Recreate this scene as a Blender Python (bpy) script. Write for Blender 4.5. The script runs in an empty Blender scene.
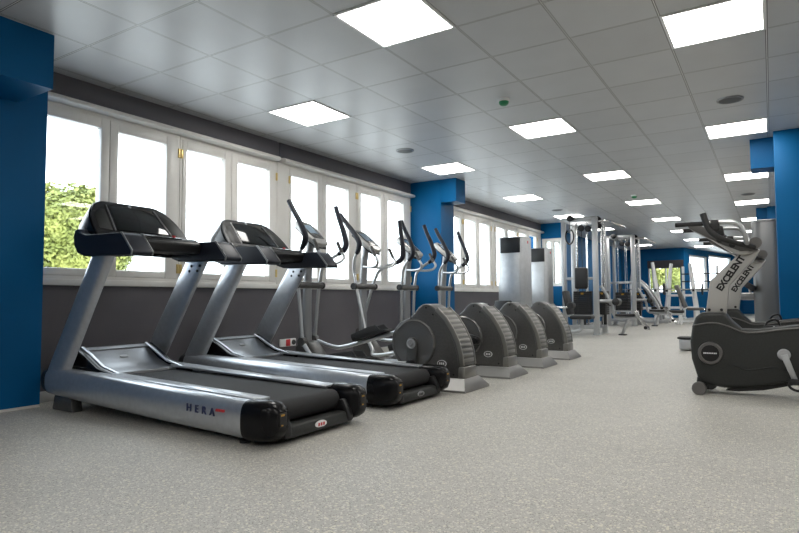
import bpy, bmesh, math, random
from mathutils import Vector, Matrix
random.seed(7)
PI = math.pi
sc = bpy.context.scene
col = sc.collection

# ------------------------------------------------------------------ materials
def mat(name, color=(.5, .5, .5), rough=.5, metal=0.0, spec=.5, coat=0.0, emit=None, strength=0.0):
    m = bpy.data.materials.new(name); m.use_nodes = True
    b = m.node_tree.nodes['Principled BSDF']
    b.inputs['Base Color'].default_value = (*color, 1)
    b.inputs['Roughness'].default_value = rough
    b.inputs['Metallic'].default_value = metal
    b.inputs['Specular IOR Level'].default_value = spec
    b.inputs['Coat Weight'].default_value = coat
    if emit:
        b.inputs['Emission Color'].default_value = (*emit, 1)
        b.inputs['Emission Strength'].default_value = strength
    return m

def nodes_of(m):
    nt = m.node_tree
    return nt, nt.nodes['Principled BSDF']

def add_noise(m, scale, c1, c2, lo=.35, hi=.65, detail=4, bump=0.0, bscale=None, rough=None):
    nt, b = nodes_of(m)
    tc = nt.nodes.new('ShaderNodeTexCoord')
    n = nt.nodes.new('ShaderNodeTexNoise'); n.inputs['Scale'].default_value = scale; n.inputs['Detail'].default_value = detail
    r = nt.nodes.new('ShaderNodeValToRGB')
    r.color_ramp.elements[0].position = lo; r.color_ramp.elements[0].color = (*c1, 1)
    r.color_ramp.elements[1].position = hi; r.color_ramp.elements[1].color = (*c2, 1)
    nt.links.new(tc.outputs['Object'], n.inputs['Vector'])
    nt.links.new(n.outputs['Fac'], r.inputs['Fac'])
    nt.links.new(r.outputs['Color'], b.inputs['Base Color'])
    if bump:
        n2 = nt.nodes.new('ShaderNodeTexNoise'); n2.inputs['Scale'].default_value = bscale or scale; n2.inputs['Detail'].default_value = 3
        nt.links.new(tc.outputs['Object'], n2.inputs['Vector'])
        bp = nt.nodes.new('ShaderNodeBump'); bp.inputs['Strength'].default_value = bump; bp.inputs['Distance'].default_value = .01
        nt.links.new(n2.outputs['Fac'], bp.inputs['Height']); nt.links.new(bp.outputs['Normal'], b.inputs['Normal'])
    return m

GX, GY = -4.168, 2.940          # ceiling grid origin
M = {}
def floor_mat():
    m = mat('speckled_rubber_floor', rough=.48, spec=.4); nt, b = nodes_of(m)
    L = nt.links; N = nt.nodes.new
    tc = N('ShaderNodeTexCoord')
    big = N('ShaderNodeTexNoise'); big.inputs['Scale'].default_value = 1.4; big.inputs['Detail'].default_value = 5
    rb = N('ShaderNodeValToRGB')
    rb.color_ramp.elements[0].position = .3; rb.color_ramp.elements[0].color = (.395, .382, .350, 1)
    rb.color_ramp.elements[1].position = .7; rb.color_ramp.elements[1].color = (.450, .436, .402, 1)
    L.new(tc.outputs['Object'], big.inputs['Vector']); L.new(big.outputs['Fac'], rb.inputs['Fac'])
    prev = rb.outputs['Color']
    for scale, thr, colr in ((120, .27, (.68, .66, .59)), (165, .26, (.20, .19, .17)), (75, .15, (.64, .61, .50))):
        v = N('ShaderNodeTexVoronoi'); v.inputs['Scale'].default_value = scale
        L.new(tc.outputs['Object'], v.inputs['Vector'])
        wn = N('ShaderNodeSeparateColor'); L.new(v.outputs['Color'], wn.inputs['Color'])
        lt = N('ShaderNodeMath'); lt.operation = 'LESS_THAN'; lt.inputs[1].default_value = thr; L.new(wn.outputs[0], lt.inputs[0])
        d = N('ShaderNodeMath'); d.operation = 'LESS_THAN'; d.inputs[1].default_value = .48; L.new(v.outputs['Distance'], d.inputs[0])
        mu = N('ShaderNodeMath'); mu.operation = 'MULTIPLY'; L.new(lt.outputs[0], mu.inputs[0]); L.new(d.outputs[0], mu.inputs[1])
        mm = N('ShaderNodeMath'); mm.operation = 'MULTIPLY'; mm.inputs[1].default_value = .85; L.new(mu.outputs[0], mm.inputs[0])
        mx = N('ShaderNodeMix'); mx.data_type = 'RGBA'
        L.new(mm.outputs[0], mx.inputs['Factor']); L.new(prev, mx.inputs['A']); mx.inputs['B'].default_value = (*colr, 1)
        prev = mx.outputs['Result']
    L.new(prev, b.inputs['Base Color'])
    n2 = N('ShaderNodeTexNoise'); n2.inputs['Scale'].default_value = 160; L.new(tc.outputs['Object'], n2.inputs['Vector'])
    bp = N('ShaderNodeBump'); bp.inputs['Strength'].default_value = .25; bp.inputs['Distance'].default_value = .004
    L.new(n2.outputs['Fac'], bp.inputs['Height']); L.new(bp.outputs['Normal'], b.inputs['Normal'])
    return m

def ceiling_mat():
    m = mat('ceiling_tile', rough=.36, spec=.5); nt, b = nodes_of(m)
    L = nt.links; N = nt.nodes.new
    tc = N('ShaderNodeTexCoord'); sp = N('ShaderNodeSeparateXYZ'); L.new(tc.outputs['Object'], sp.inputs[0])
    def math2(op, a, v):
        n = N('ShaderNodeMath'); n.operation = op
        if isinstance(a, (int, float)): n.inputs[0].default_value = a
        else: L.new(a, n.inputs[0])
        if isinstance(v, (int, float)): n.inputs[1].default_value = v
        else: L.new(v, n.inputs[1])
        return n.outputs[0]
    ds, cells = [], []
    for ax, g in (('X', GX), ('Y', GY)):
        t = math2('DIVIDE', math2('SUBTRACT', sp.outputs[ax], g), .6)
        fl = N('ShaderNodeMath'); fl.operation = 'FLOOR'; L.new(t, fl.inputs[0]); cells.append(fl.outputs[0])
        f = math2('SUBTRACT', t, fl.outputs[0])
        ds.append(math2('MULTIPLY', math2('MINIMUM', f, math2('SUBTRACT', 1.0, f)), .6))
    d = math2('MINIMUM', ds[0], ds[1])
    line = math2('LESS_THAN', d, .0030)
    edge = math2('LESS_THAN', d, .0085)
    cb = N('ShaderNodeCombineXYZ'); L.new(cells[0], cb.inputs[0]); L.new(cells[1], cb.inputs[1])
    wn = N('ShaderNodeTexWhiteNoise'); wn.noise_dimensions = '3D'; L.new(cb.outputs[0], wn.inputs['Vector'])
    no = N('ShaderNodeTexNoise'); no.inputs['Scale'].default_value = 3.0; no.inputs['Detail'].default_value = 6; L.new(tc.outputs['Object'], no.inputs['Vector'])
    v = math2('ADD', math2('MULTIPLY', wn.outputs['Value'], .35), math2('MULTIPLY', no.outputs['Fac'], .65))
    r = N('ShaderNodeValToRGB')
    r.color_ramp.elements[0].position = .2; r.color_ramp.elements[0].color = (.50, .505, .515, 1)
    r.color_ramp.elements[1].position = .8; r.color_ramp.elements[1].color = (.575, .58, .59, 1)
    L.new(v, r.inputs['Fac'])
    m1 = N('ShaderNodeMix'); m1.data_type = 'RGBA'; L.new(edge, m1.inputs['Factor']); L.new(r.outputs['Color'], m1.inputs['A']); m1.inputs['B'].default_value = (.09, .09, .09, 1)
    m2 = N('ShaderNodeMix'); m2.data_type = 'RGBA'; L.new(line, m2.inputs['Factor']); L.new(m1.outputs['Result'], m2.inputs['A']); m2.inputs['B'].default_value = (.74, .74, .72, 1)
    L.new(m2.outputs['Result'], b.inputs['Base Color'])
    return m

M['floor'] = floor_mat()
M['ceiling'] = ceiling_mat()
M['wall_grey'] = add_noise(mat('charcoal_wall', rough=.6), 2.0, (.092, .086, .095), (.110, .103, .112), bump=.15, bscale=60)
M['beam_grey'] = mat('charcoal_beam', (.105, .100, .112), .6)
M['blue'] = add_noise(mat('blue_paint', rough=.5, spec=.15), 1.5, (.0003, .085, .225), (.0006, .096, .250), bump=.08, bscale=90)
M['wall_pale'] = add_noise(mat('pale_wall', rough=.7), 2.0, (.50, .51, .53), (.56, .57, .59))
M['frame'] = add_noise(mat('window_frame_white', rough=.35), 3, (.70, .68, .64), (.78, .765, .73))
M['base'] = mat('baseboard_white', (.60, .59, .56), .5)
M['brass'] = mat('brass_hinge', (.72, .55, .22), .35, .6)
M['lamp'] = mat('lamp_diffuser', (.9, .9, .9), .5, emit=(1, .975, .93), strength=9)
M['lampframe'] = mat('lamp_frame', (.8, .8, .8), .4)
M['silver'] = add_noise(mat('silver_paint', rough=.30, metal=.75), 30, (.50, .52, .55), (.55, .57, .60))
M['silver_dark'] = mat('silver_grey_paint', (.30, .305, .31), .36, .65)
M['tube'] = mat('silver_tube', (.55, .56, .57), .28, .8)
M['chrome'] = mat('chrome', (.80, .80, .80), .12, 1.0)
M['steelpost'] = mat('light_silver_post', (.47, .48, .49), .36, .5)
M['white_metal'] = mat('white_frame_paint', (.78, .79, .80), .4)
M['black'] = mat('black_plastic', (.009, .009, .010), .38, spec=.4)
M['black_gloss'] = mat('black_gloss_plastic', (.006, .006, .007), .24, spec=.2)
M['navy'] = mat('navy_black_plastic', (.011, .013, .022), .45, spec=.35)
M['rubber'] = mat('black_rubber', (.016, .016, .017), .7)
M['belt'] = add_noise(mat('running_belt', rough=.68, spec=.3), 220, (.014, .014, .015), (.026, .026, .027), bump=.2, bscale=300)
M['graphite'] = add_noise(mat('graphite_shell', rough=.30, metal=.45, spec=.5), 60, (.092, .090, .087), (.108, .106, .102))
M['graphite2'] = mat('graphite_disc', (.135, .134, .131), .26, .5)
M['guard'] = mat('guard_dark', (.12, .118, .11), .4, .5)
M['crank'] = mat('crank_grey', (.075, .074, .072), .34, .5)
M['rim'] = mat('ribbed_guard_grey', (.225, .218, .20), .32, .6)
M['footsilver'] = mat('foot_cover_silver', (.30, .295, .285), .42, .6)
M['bike'] = add_noise(mat('bike_shell', rough=.48, spec=.35), 80, (.023, .0245, .023), (.028, .0295, .028))
M['bike_dark'] = mat('bike_trim_dark', (.018, .018, .018), .5)
M['bike_grey'] = mat('bike_panel_grey', (.11, .105, .10), .45)
M['plate'] = mat('mast_plate_silver', (.46, .45, .43), .42, .35)
M['screen'] = mat('screen_glass', (.004, .005, .006), .08, spec=.5)
M['lcd'] = mat('lcd_screen', (.20, .27, .34), .12, coat=.5)
M['console'] = mat('console_silver', (.44, .43, .41), .35, .4)
M['red'] = mat('red_mark', (.55, .03, .04), .4)
M['white'] = mat('white_mark', (.8, .8, .8), .4)
M['ink'] = mat('dark_blue_ink', (.02, .03, .10), .4)
M['yellow'] = mat('amber_sticker', (.45, .24, .02), .5)
M['green'] = mat('green_plastic', (.02, .25, .10), .4)
M['grille'] = mat('speaker_grille', (.10, .10, .10), .6)
M['shroud'] = add_noise(mat('shroud_silver', rough=.36, metal=.7), 12, (.47, .48, .49), (.52, .53, .54))
M['tower'] = mat('tower_grey', (.20, .20, .20), .38, .6)
M['hood'] = mat('hood_grey', (.15, .155, .165), .30, .6)
M['pad'] = mat('black_vinyl_pad', (.013, .013, .014), .42)
M['bark'] = add_noise(mat('bark', rough=.9), 14, (.10, .07, .045), (.17, .12, .08))
M['ground'] = add_noise(mat('outside_ground', rough=.9), .4, (.66, .66, .64), (.78, .78, .76))
M['leaf'] = add_noise(mat('leaf_green', rough=.6), .8, (.14, .17, .03), (.30, .31, .07))
M['mirror'] = mat('mirror', (.82, .86, .86), .03, 1.0)
M['blind'] = mat('dark_roller_blind', (.045, .043, .05), .7)

def glass_mat():
    m = bpy.data.materials.new('window_glass'); m.use_nodes = True
    nt = m.node_tree; nt.nodes.clear()
    o = nt.nodes.new('ShaderNodeOutputMaterial'); t = nt.nodes.new('ShaderNodeBsdfTransparent'); g = nt.nodes.new('ShaderNodeBsdfGlossy')
    g.inputs['Roughness'].default_value = .02; t.inputs['Color'].default_value = (.97, .985, .98, 1)
    mx = nt.nodes.new('ShaderNodeMixShader'); mx.inputs[0].default_value = .025
    nt.links.new(t.outputs[0], mx.inputs[1]); nt.links.new(g.outputs[0], mx.inputs[2])
    nt.links.new(mx.outputs[0], o.inputs['Surface'])
    return m
M['glass'] = glass_mat()

# ------------------------------------------------------------------ geometry helpers
class MB:
    """collects shapes into one bmesh"""
    def __init__(self): self.bm = bmesh.new()
    def _merge(self, other, mtx=None):
        if mtx is not None: other.transform(mtx)
        me = bpy.data.meshes.new('tmp'); other.to_mesh(me); other.free()
        self.bm.from_mesh(me); bpy.data.meshes.remove(me)
        return self
    def _bevel(self, b, w, seg=2, ang=30):
        if w <= 0: return
        es = [e for e in b.edges if len(e.link_faces) == 2 and e.calc_face_angle(0) > math.radians(ang)]
        if es: bmesh.ops.bevel(b, geom=es, offset=w, segments=seg, profile=.5, affect='EDGES', clamp_overlap=True)
    def box(self, x0, x1, y0, y1, z0, z1, bev=0.0, seg=2, mtx=None):
        b = bmesh.new(); bmesh.ops.create_cube(b, size=1)
        for v in b.verts:
            v.co = Vector(((x0 + x1) / 2 + v.co.x * (x1 - x0), (y0 + y1) / 2 + v.co.y * (y1 - y0), (z0 + z1) / 2 + v.co.z * (z1 - z0)))
        self._bevel(b, bev, seg)
        return self._merge(b, mtx)
    def prism(self, pts, a0, a1, axis='y', bev=0.0, seg=2, ang=40, mtx=None):
        """polygon pts in the plane across axis, extruded from a0 to a1"""
        b = bmesh.new()
        def P(u, v, a):
            return {'y': (u, a, v), 'x': (a, u, v), 'z': (u, v, a)}[axis]
        f0 = [b.verts.new(P(u, v, a0)) for u, v in pts]; f1 = [b.verts.new(P(u, v, a1)) for u, v in pts]
        n = len(pts)
        b.faces.new(f0); b.faces.new(list(reversed(f1)))
        for i in range(n):
            b.faces.new((f0[i], f1[i], f1[(i + 1) % n], f0[(i + 1) % n]))
        bmesh.ops.recalc_face_normals(b, faces=b.faces)
        self._bevel(b, bev, seg, ang)
        return self._merge(b, mtx)
    def tube(self, pts, r, seg=12, smooth=True, caps=True, sub=5, flat=1.0):
        pts = [Vector(p) for p in pts]
        rs = list(r) if isinstance(r, (list, tuple)) else [r] * len(pts)
        if smooth and len(pts) > 2:
            q, qr = [], []
            n = len(pts)
            for i in range(n - 1):
                p0, p1, p2, p3 = pts[max(i - 1, 0)], pts[i], pts[i + 1], pts[min(i + 2, n - 1)]
                for k in range(sub):
                    t = k / sub
                    q.append(.5 * ((2 * p1) + (p2 - p0) * t + (2 * p0 - 5 * p1 + 4 * p2 - p3) * t * t + (3 * p1 - p0 - 3 * p2 + p3) * t ** 3))
                    qr.append(rs[i] * (1 - t) + rs[i + 1] * t)
            q.append(pts[-1]); qr.append(rs[-1]); pts, rs = q, qr
        b = bmesh.new(); rings = []
        tan = (pts[1] - pts[0]).normalized()
        up = Vector((0, 0, 1)) if abs(tan.z) < .9 else Vector((0, 1, 0))
        nrm = (up - tan * up.dot(tan)).normalized()
        for i, p in enumerate(pts):
            if 0 < i < len(pts) - 1: t2 = ((pts[i] - pts[i - 1]).normalized() + (pts[i + 1] - pts[i]).normalized()).normalized()
            elif i == 0: t2 = (pts[1] - pts[0]).normalized()
            else: t2 = (pts[-1] - pts[-2]).normalized()
            nrm = (nrm - t2 * nrm.dot(t2)).normalized(); bi = t2.cross(nrm)
            rings.append([b.verts.new(p + (nrm * math.cos(2 * PI * k / seg) + bi * math.sin(2 * PI * k / seg) * flat) * rs[i]) for k in range(seg)])
        for a, c in zip(rings, rings[1:]):
            for k in range(seg): b.faces.new((a[k], a[(k + 1) % seg], c[(k + 1) % seg], c[k]))
        if caps: b.faces.new(list(reversed(rings[0]))); b.faces.new(rings[-1])
        bmesh.ops.recalc_face_normals(b, faces=b.faces)
        return self._merge(b)
    def lathe(self, prof, center=(0, 0, 0), axis='z', seg=32):
        """prof: (radius, height) list, spun round axis"""
        b = bmesh.new(); rings = []
        for r, h in prof:
            r = max(r, 1e-4)
            rings.append([b.verts.new((r * math.cos(2 * PI * k / seg), r * math.sin(2 * PI * k / seg), h)) for k in range(seg)])
        for a, c in zip(rings, rings[1:]):
            for k in range(seg): b.faces.new((a[k], a[(k + 1) % seg], c[(k + 1) % seg], c[k]))
        b.faces.new(list(reversed(rings[0]))); b.faces.new(rings[-1])
        bmesh.ops.recalc_face_normals(b, faces=b.faces)
        rot = {'z': Matrix.Identity(4), 'y': Matrix.Rotation(PI / 2, 4, 'X'), '-y': Matrix.Rotation(PI / 2, 4, 'X'), 'x': Matrix.Rotation(PI / 2, 4, 'Y')}[axis]
        return self._merge(b, Matrix.Translation(center) @ rot)
    def loft(self, secs, n=28, p=2.4):
        """secs: (x, yc, zc, half_y, half_z) superellipse sections along x"""
        b = bmesh.new(); rings = []
        for (x, yc, zc, hy, hz) in secs:
            ring = []
            for k in range(n):
                a = 2 * PI * k / n; c, s = math.cos(a), math.sin(a)
                ring.append(b.verts.new((x, yc + hy * math.copysign(abs(c) ** (2 / p), c), zc + hz * math.copysign(abs(s) ** (2 / p), s))))
            rings.append(ring)
        for a, c in zip(rings, rings[1:]):
            for k in range(n): b.faces.new((a[k], a[(k + 1) % n], c[(k + 1) % n], c[k]))
        b.faces.new(list(reversed(rings[0]))); b.faces.new(rings[-1])
        bmesh.ops.recalc_face_normals(b, faces=b.faces)
        return self._merge(b)
    def ball(self, c, r, sx=1, sy=1, sz=1, sub=2):
        b = bmesh.new(); bmesh.ops.create_icosphere(b, subdivisions=sub, radius=r)
        return self._merge(b, Matrix.Translation(c) @ Matrix.Diagonal((sx, sy, sz, 1)))
    def build(self, name, material, parent=None, ang=35):
        bm = self.bm
        for e in bm.edges:
            e.smooth = not (len(e.link_faces) == 2 and e.calc_face_angle(0) > math.radians(ang))
        for f in bm.faces: f.smooth = True
        me = bpy.data.meshes.new(name); bm.to_mesh(me); bm.free()
        me.materials.append(material)
        o = bpy.data.objects.new(name, me); col.objects.link(o)
        if parent is not None: o.parent = parent
        return o

def tag(o, label=None, cat=None, group=None, kind=None):
    if label: o['label'] = label
    if cat: o['category'] = cat
    if group: o['group'] = group
    if kind: o['kind'] = kind
    return o
def thing(name, label, cat, loc=(0, 0, 0), group=None):
    o = bpy.data.objects.new(name, None); o.location = loc; o.empty_display_size = .1
    col.objects.link(o); return tag(o, label, cat, group)
def struct(name, mb, m, parent=None):
    o = mb.build(name, m, parent); o['kind'] = 'structure'; return o
def copy_tree(o, parent=None):
    c = o.copy(); col.objects.link(c)
    if parent is not None: c.parent = parent
    for ch in [x for x in o.children]: copy_tree(ch, c)
    return c
def text_mesh(name, body, size, material, parent, mtx, extrude=.0012, space=1.0, bold=0.0, shear=0.0):
    cu = bpy.data.curves.new(name + '_curve', 'FONT'); cu.body = body; cu.size = size; cu.extrude = extrude
    cu.align_x = 'CENTER'; cu.align_y = 'CENTER'; cu.space_character = space; cu.offset = bold; cu.shear = shear
    tmp = bpy.data.objects.new(name + '_tmp', cu); col.objects.link(tmp)
    dg = bpy.context.evaluated_depsgraph_get(); dg.update()
    me = bpy.data.meshes.new_from_object(tmp.evaluated_get(dg)); me.name = name
    bpy.data.objects.remove(tmp)
    me.transform(mtx); me.materials.clear(); me.materials.append(material)
    o = bpy.data.objects.new(name, me); col.objects.link(o); o.parent = parent
    return o
ORD = ['first', 'second', 'third', 'fourth', 'fifth', 'sixth', 'seventh', 'eighth', 'ninth', 'tenth']

CZ = 2.661          # ceiling height
WX = -4.88          # face of the low wall and the beam
GXW = -4.91         # window plane
YE = 14.4           # end of the window bays
YF = 24.5           # far wall
# ------------------------------------------------------------------ room shell
struct('floor', MB().box(-5.3, 5.2, -4.2, 33, -.12, 0), M['floor'])
struct('ceiling', MB().box(-5.3, 5.2, -4.2, 33, CZ, CZ + .12), M['ceiling'])
struct('wall_right', MB().box(5.0, 5.2, -4.2, 33, 0, CZ), M['wall_pale'])
struct('wall_back', MB().box(-5.3, 5.0, -4.2, -4.0, 0, CZ), M['wall_pale'])
struct('wall_left', MB().box(-5.2, WX, -4.0, YE, 0, .922), M['wall_grey'])
struct('wall_left_beam', MB().box(-5.2, WX, 2.0, 5.02, 2.48, CZ).box(-5.2, WX - .015, 5.02, 5.07, 2.48, CZ).box(-5.2, WX, 5.07, YE, 2.48, CZ).box(-5.2, GXW - .052, 2.0, YE, 2.418, 2.48), M['beam_grey'])
struct('wall_left_near', MB().box(-5.2, WX, -4.0, 1.6, .925, CZ), M['blue'])
struct('wall_left_far', MB().box(-5.2, -4.9, YE, YF + .1, 0, CZ), M['blue'])
for k, (a, b) in enumerate(((2.0, 5.00), (5.08, 8.06), (8.5, YE))):
    struct('trim_%d' % (k + 1), MB().prism([(WX, 2.475), (WX + .05, 2.472), (WX + .080, 2.462), (WX + .092, 2.44), (WX + .084, 2.424), (WX + .05, 2.418), (GXW - .05, 2.418), (GXW - .05, 2.478)], a, b, 'y', .006), M['frame'])
struct('baseboard_left', MB().box(WX, WX + .014, 2.3, YE, 0, .085, .004), M['base'])
struct('trim_4', MB().box(GXW - .12, WX + .03, 1.9, 8.06, .922, .974, .006), M['frame'])       # window sills
struct('trim_5', MB().box(GXW - .12, WX + .03, 8.5, YE, .922, .974, .006), M['frame'])

ZB, ZT = .975, 2.418
def window(n, y0, y1, lights):
    fr = MB(); X0, X1 = GXW - .05, GXW + .022
    fr.box(X0, X1, y0, y1, ZB, ZB + .03).box(X0, X1, y0, y1, ZT - .03, ZT).box(X0, X1, y0, y0 + .022, ZB + .03, ZT - .03).box(X0, X1, y1 - .022, y1, ZB + .03, ZT - .03)
    w = struct('window_%d' % n, fr, M['frame'])
    for i, (a, b) in enumerate(lights):
        s = MB(); xs0, xs1 = GXW - .045, GXW + .030
        ya = y0 + .024 if i == 0 else (lights[i - 1][1] + a) / 2 + .003
        yb = y1 - .024 if i == len(lights) - 1 else (b + lights[i + 1][0]) / 2 - .003
        s.box(xs0, xs1, ya, a, ZB + .031, ZT - .031, .006).box(xs0, xs1, b, yb, ZB + .031, ZT - .031, .006)
        s.box(xs0, xs1 - .001, a, b, ZB + .031, 1.066, .006).box(xs0, xs1 - .001, a, b, 2.298, ZT - .031, .006)
        so = s.build('sash', M['frame'], w); so['kind'] = 'structure'
        g = MB().box(GXW - .004, GXW + .004, a, b, 1.066, 2.298).build('pane', M['glass'], so); g['kind'] = 'structure'
    for yy in ((y0 + .012), (y1 - .012)):
        h = MB()
        for zz in (1.10, 2.24): h.box(GXW + .022, GXW + .038, yy - .012, yy + .012, zz - .045, zz + .045, .003)
        ho = h.build('hinge', M['brass'], w); ho['kind'] = 'structure'
window(1, 2.214, 3.678, [(2.330, 2.874), (3.033, 3.528)])
window(2, 3.687, 5.026, [(3.760, 4.246), (4.424, 4.905)])
window(3, 5.218, 6.595, [(5.271, 5.757), (5.935, 6.417)])
window(4, 6.604, 8.068, [(6.706, 7.201), (7.394, 7.851)])
struct('trim_6', MB().box(GXW - .06, GXW + .03, 5.026, 5.218, ZB, ZT, .004), M['frame'])
yb = 8.62
for n in (5, 6, 7, 12):
    window(n, yb, yb + 1.33, [(yb + .09, yb + .575), (yb + .755, yb + 1.24)]); yb += 1.34
    if n == 6:
        struct('trim_7', MB().box(GXW - .06, GXW + .03, yb, yb + .16, ZB, ZT, .004), M['frame']); yb += .17
struct('trim_8', MB().box(GXW - .06, GXW + .03, yb, YE, ZB, ZT, .004), M['frame'])
struct('trim_9', MB().box(GXW - .06, GXW + .03, 8.5, 8.615, ZB, ZT, .004), M['frame'])

# blue pillars on the window wall and in the room
struct('wall_pillar_near', MB().box(-5.2, -4.70, .3, 2.33, 0, CZ), M['blue'])
struct('wall_pillar_near_box', MB().box(-4.70, -4.20, .3, 2.115, 2.275, CZ), M['blue'])
struct('baseboard_pillar', MB().box(-4.70, -4.69, .3, 2.33, 0, .018), M['base'])
struct('wall_pillar_middle', MB().box(-4.96, -4.33, 8.06, 8.50, 0, CZ), M['blue'])
struct('wall_pillar_middle_box', MB().box(-4.33, -4.07, 8.07, 8.40, 2.30, CZ), M['blue'])
struct('wall_column', MB().box(.075, .80, 7.78, 8.42, 0, CZ, .004), M['blue'])
struct('wall_column_box', MB().box(-.16, .075, 8.06, 8.40, 2.31, CZ), M['blue'])
struct('wall_column_far', MB().box(-.02, .70, 14.3, 14.95, 0, CZ, .004), M['blue'])
struct('wall_column_far_box', MB().box(-.22, -.02, 14.45, 14.85, 2.31, CZ), M['blue'])
# stub wall with a tall mirror closing the window bays
SX = -4.30
struct('wall_stub', MB().box(-4.9, SX, YE, YE + .15, 2.28, CZ).box(-4.9, SX, YE, YE + .15, 0, 1.08).box(-4.9, -4.86, YE, YE + .15, 1.08, 2.28).box(SX - .04, SX, YE, YE + .15, 1.08, 2.28), M['blue'])
mw = struct('window_8', MB().box(-4.86, SX - .04, YE + .02, YE + .12, 2.20, 2.28).box(-4.86, SX - .04, YE + .02, YE + .12, 1.08, 1.16).box(-4.86, -4.80, YE + .02, YE + .12, 1.16, 2.2).box(SX - .10, SX - .04, YE + .02, YE + .12, 1.16, 2.2).box(-4.62, -4.57, YE + .02, YE + .12, 1.16, 2.2), M['frame'])
g = MB().box(-4.80, SX - .10, YE + .065, YE + .075, 1.16, 2.2).build('pane', M['mirror'], mw); g['kind'] = 'structure'

# far wall, straight then turning away
def wall_with_hole(name, p0, p1, holes, m, th=.15):
    """vertical wall from p0 to p1 (plan) with rectangular holes (s0, s1, z0, z1)"""
    d = Vector((p1[0] - p0[0], p1[1] - p0[1], 0)); Ln = d.length; d.normalize(); nrm = Vector((-d.y, d.x, 0))
    mtx = Matrix(((d.x, nrm.x, 0, p0[0]), (d.y, nrm.y, 0, p0[1]), (0, 0, 1, 0), (0, 0, 0, 1)))
    mb = MB(); s = 0
    for (a, b, z0, z1) in holes:
        mb.box(s, a, 0, th, 0, CZ, mtx=mtx); mb.box(a, b, 0, th, 0, z0, mtx=mtx); mb.box(a, b, 0, th, z1, CZ, mtx=mtx); s = b
    mb.box(s, Ln, 0, th, 0, CZ, mtx=mtx)
    struct(name, mb, m); return mtx
mx = wall_with_hole('wall_far', (-5.2, YF), (-2.76, YF), [(1.17, 2.40, .95, 2.18)], M['blue'])
w = struct('window_9', MB().box(1.17, 2.40, .04, .11, 2.12, 2.18, mtx=mx).box(1.17, 2.40, .04, .11, .95, 1.0, mtx=mx).box(1.17, 1.22, .04, .11, 1.0, 2.12, mtx=mx).box(2.35, 2.40, .04, .11, 1.0, 2.12, mtx=mx).box(1.76, 1.81, .04, .11, 1.0, 2.12, mtx=mx), M['frame'])
g = MB().box(1.22, 2.35, .07, .078, 1.0, 2.12, mtx=mx).build('pane', M['glass'], w); g['kind'] = 'structure'
tag(MB().box(1.15, 2.42, -.05, -.012, 1.90, 2.20, .01, mtx=mx).build('roller_blind', M['blind']), 'dark roller blind half lowered over the far window', 'blind')
mx2 = wall_with_hole('wall_far_angled', (-2.76, YF), (-1.15, 31.2), [(.55, 2.55, 1.0, 2.42), (2.70, 5.6, .95, 2.52)], M['blue'])
for n, (a, b, z0, z1) in ((10, (.55, 2.55, 1.0, 2.42)), (11, (2.70, 5.6, .95, 2.52))):
    f = MB().box(a, b, .04, .11, z1 - .06, z1, mtx=mx2).box(a, b, .04, .11, z0, z0 + .06, mtx=mx2).box(a, a + .08, .04, .11, z0 + .06, z1 - .06, mtx=mx2).box(b - .08, b, .04, .11, z0 + .06, z1 - .06, mtx=mx2)
    w = struct('window_%d' % n, f, M['frame'])
    g = MB().box(a + .08, b - .08, .07, .078, z0 + .06, z1 - .06, mtx=mx2).build('pane', M['glass'], w); g['kind'] = 'structure'
struct('wall_far_end', MB().box(-1.3, 5.2, 31.2, 31.4, 0, CZ), M['blue'])

# ------------------------------------------------------------------ ceiling fittings
LX = .6
def ceiling_light(cx, cy, label):
    t = thing('ceiling_light', label, 'ceiling light', (cx, cy, CZ), 'square ceiling light panels')
    return t
fr = MB()
for s in (-1, 1):
    fr.box(s * .29 - .01, s * .29 + .01, -.30, .30, -.008, .0, .002); fr.box(-.28, .28, s * .29 - .01, s * .29 + .01, -.008, .0, .002)
L0 = thing('ceiling_light', 'x', 'ceiling light', (0, 0, CZ), 'square ceiling light panels')
fr.build('frame', M['lampframe'], L0); MB().box(-.28, .28, -.28, .28, -.006, 0).build('diffuser', M['lamp'], L0)
first = True
rows = {0: ('window-side', [2, 7, 12, 17, 22, 27, 32]), 3: ('middle', [0, 5, 10, 15, 20, 25, 30, 35]), 6: ('pillar-side', [2, 7, 12, 17, 22, 27, 32, 37]),
        9: ('added unseen open-side', [0, 5, 10, 15, 20, 25, 30, 35, 40]), 12: ('added unseen outer', [2, 7, 12, 17, 22, 27, 32, 37, 42])}  # these last two rows are unseen, added to brighten the room and far end
extra = {3: [-5, -10], 6: [-3, -8], 0: [-8], 9: [-5], 12: [-3]}  # unseen panels added behind the camera to light the near floor
for a, (rn, bs) in rows.items():
    for i, b in enumerate(bs):
        lt = L0 if first else copy_tree(L0); first = False
        lt.location = (GX + (a + .5) * .6, GY + (b + .5) * .6, CZ)
        lt['label'] = 'glowing square ceiling panel, %s from the camera in the %s row' % (ORD[i], rn)
    for i, b in enumerate(extra.get(a, [])):
        lt = copy_tree(L0); lt.location = (GX + (a + .5) * .6, GY + (b + .5) * .6, CZ)
        lt['label'] = 'added unseen square ceiling panel, %s behind the camera in the %s row' % (ORD[i], rn)
def smoke(x, y, label):
    t = thing('smoke_detector', label, 'smoke detector', (x, y, CZ), 'ceiling smoke detectors')
    MB().lathe([(.055, 0), (.055, -.018), (.048, -.026)], axis='z').build('base', M['white'], t)
    MB().lathe([(.046, -.026), (.044, -.045), (.030, -.060), (.012, -.064)], axis='z').build('sensor_head', M['green'], t)
smoke(-2.06, 5.10, 'green-tipped smoke detector nearest the camera, in the middle of the ceiling'); smoke(-2.06, 11.28, 'small green-tipped smoke detector above the cable machines')
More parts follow.
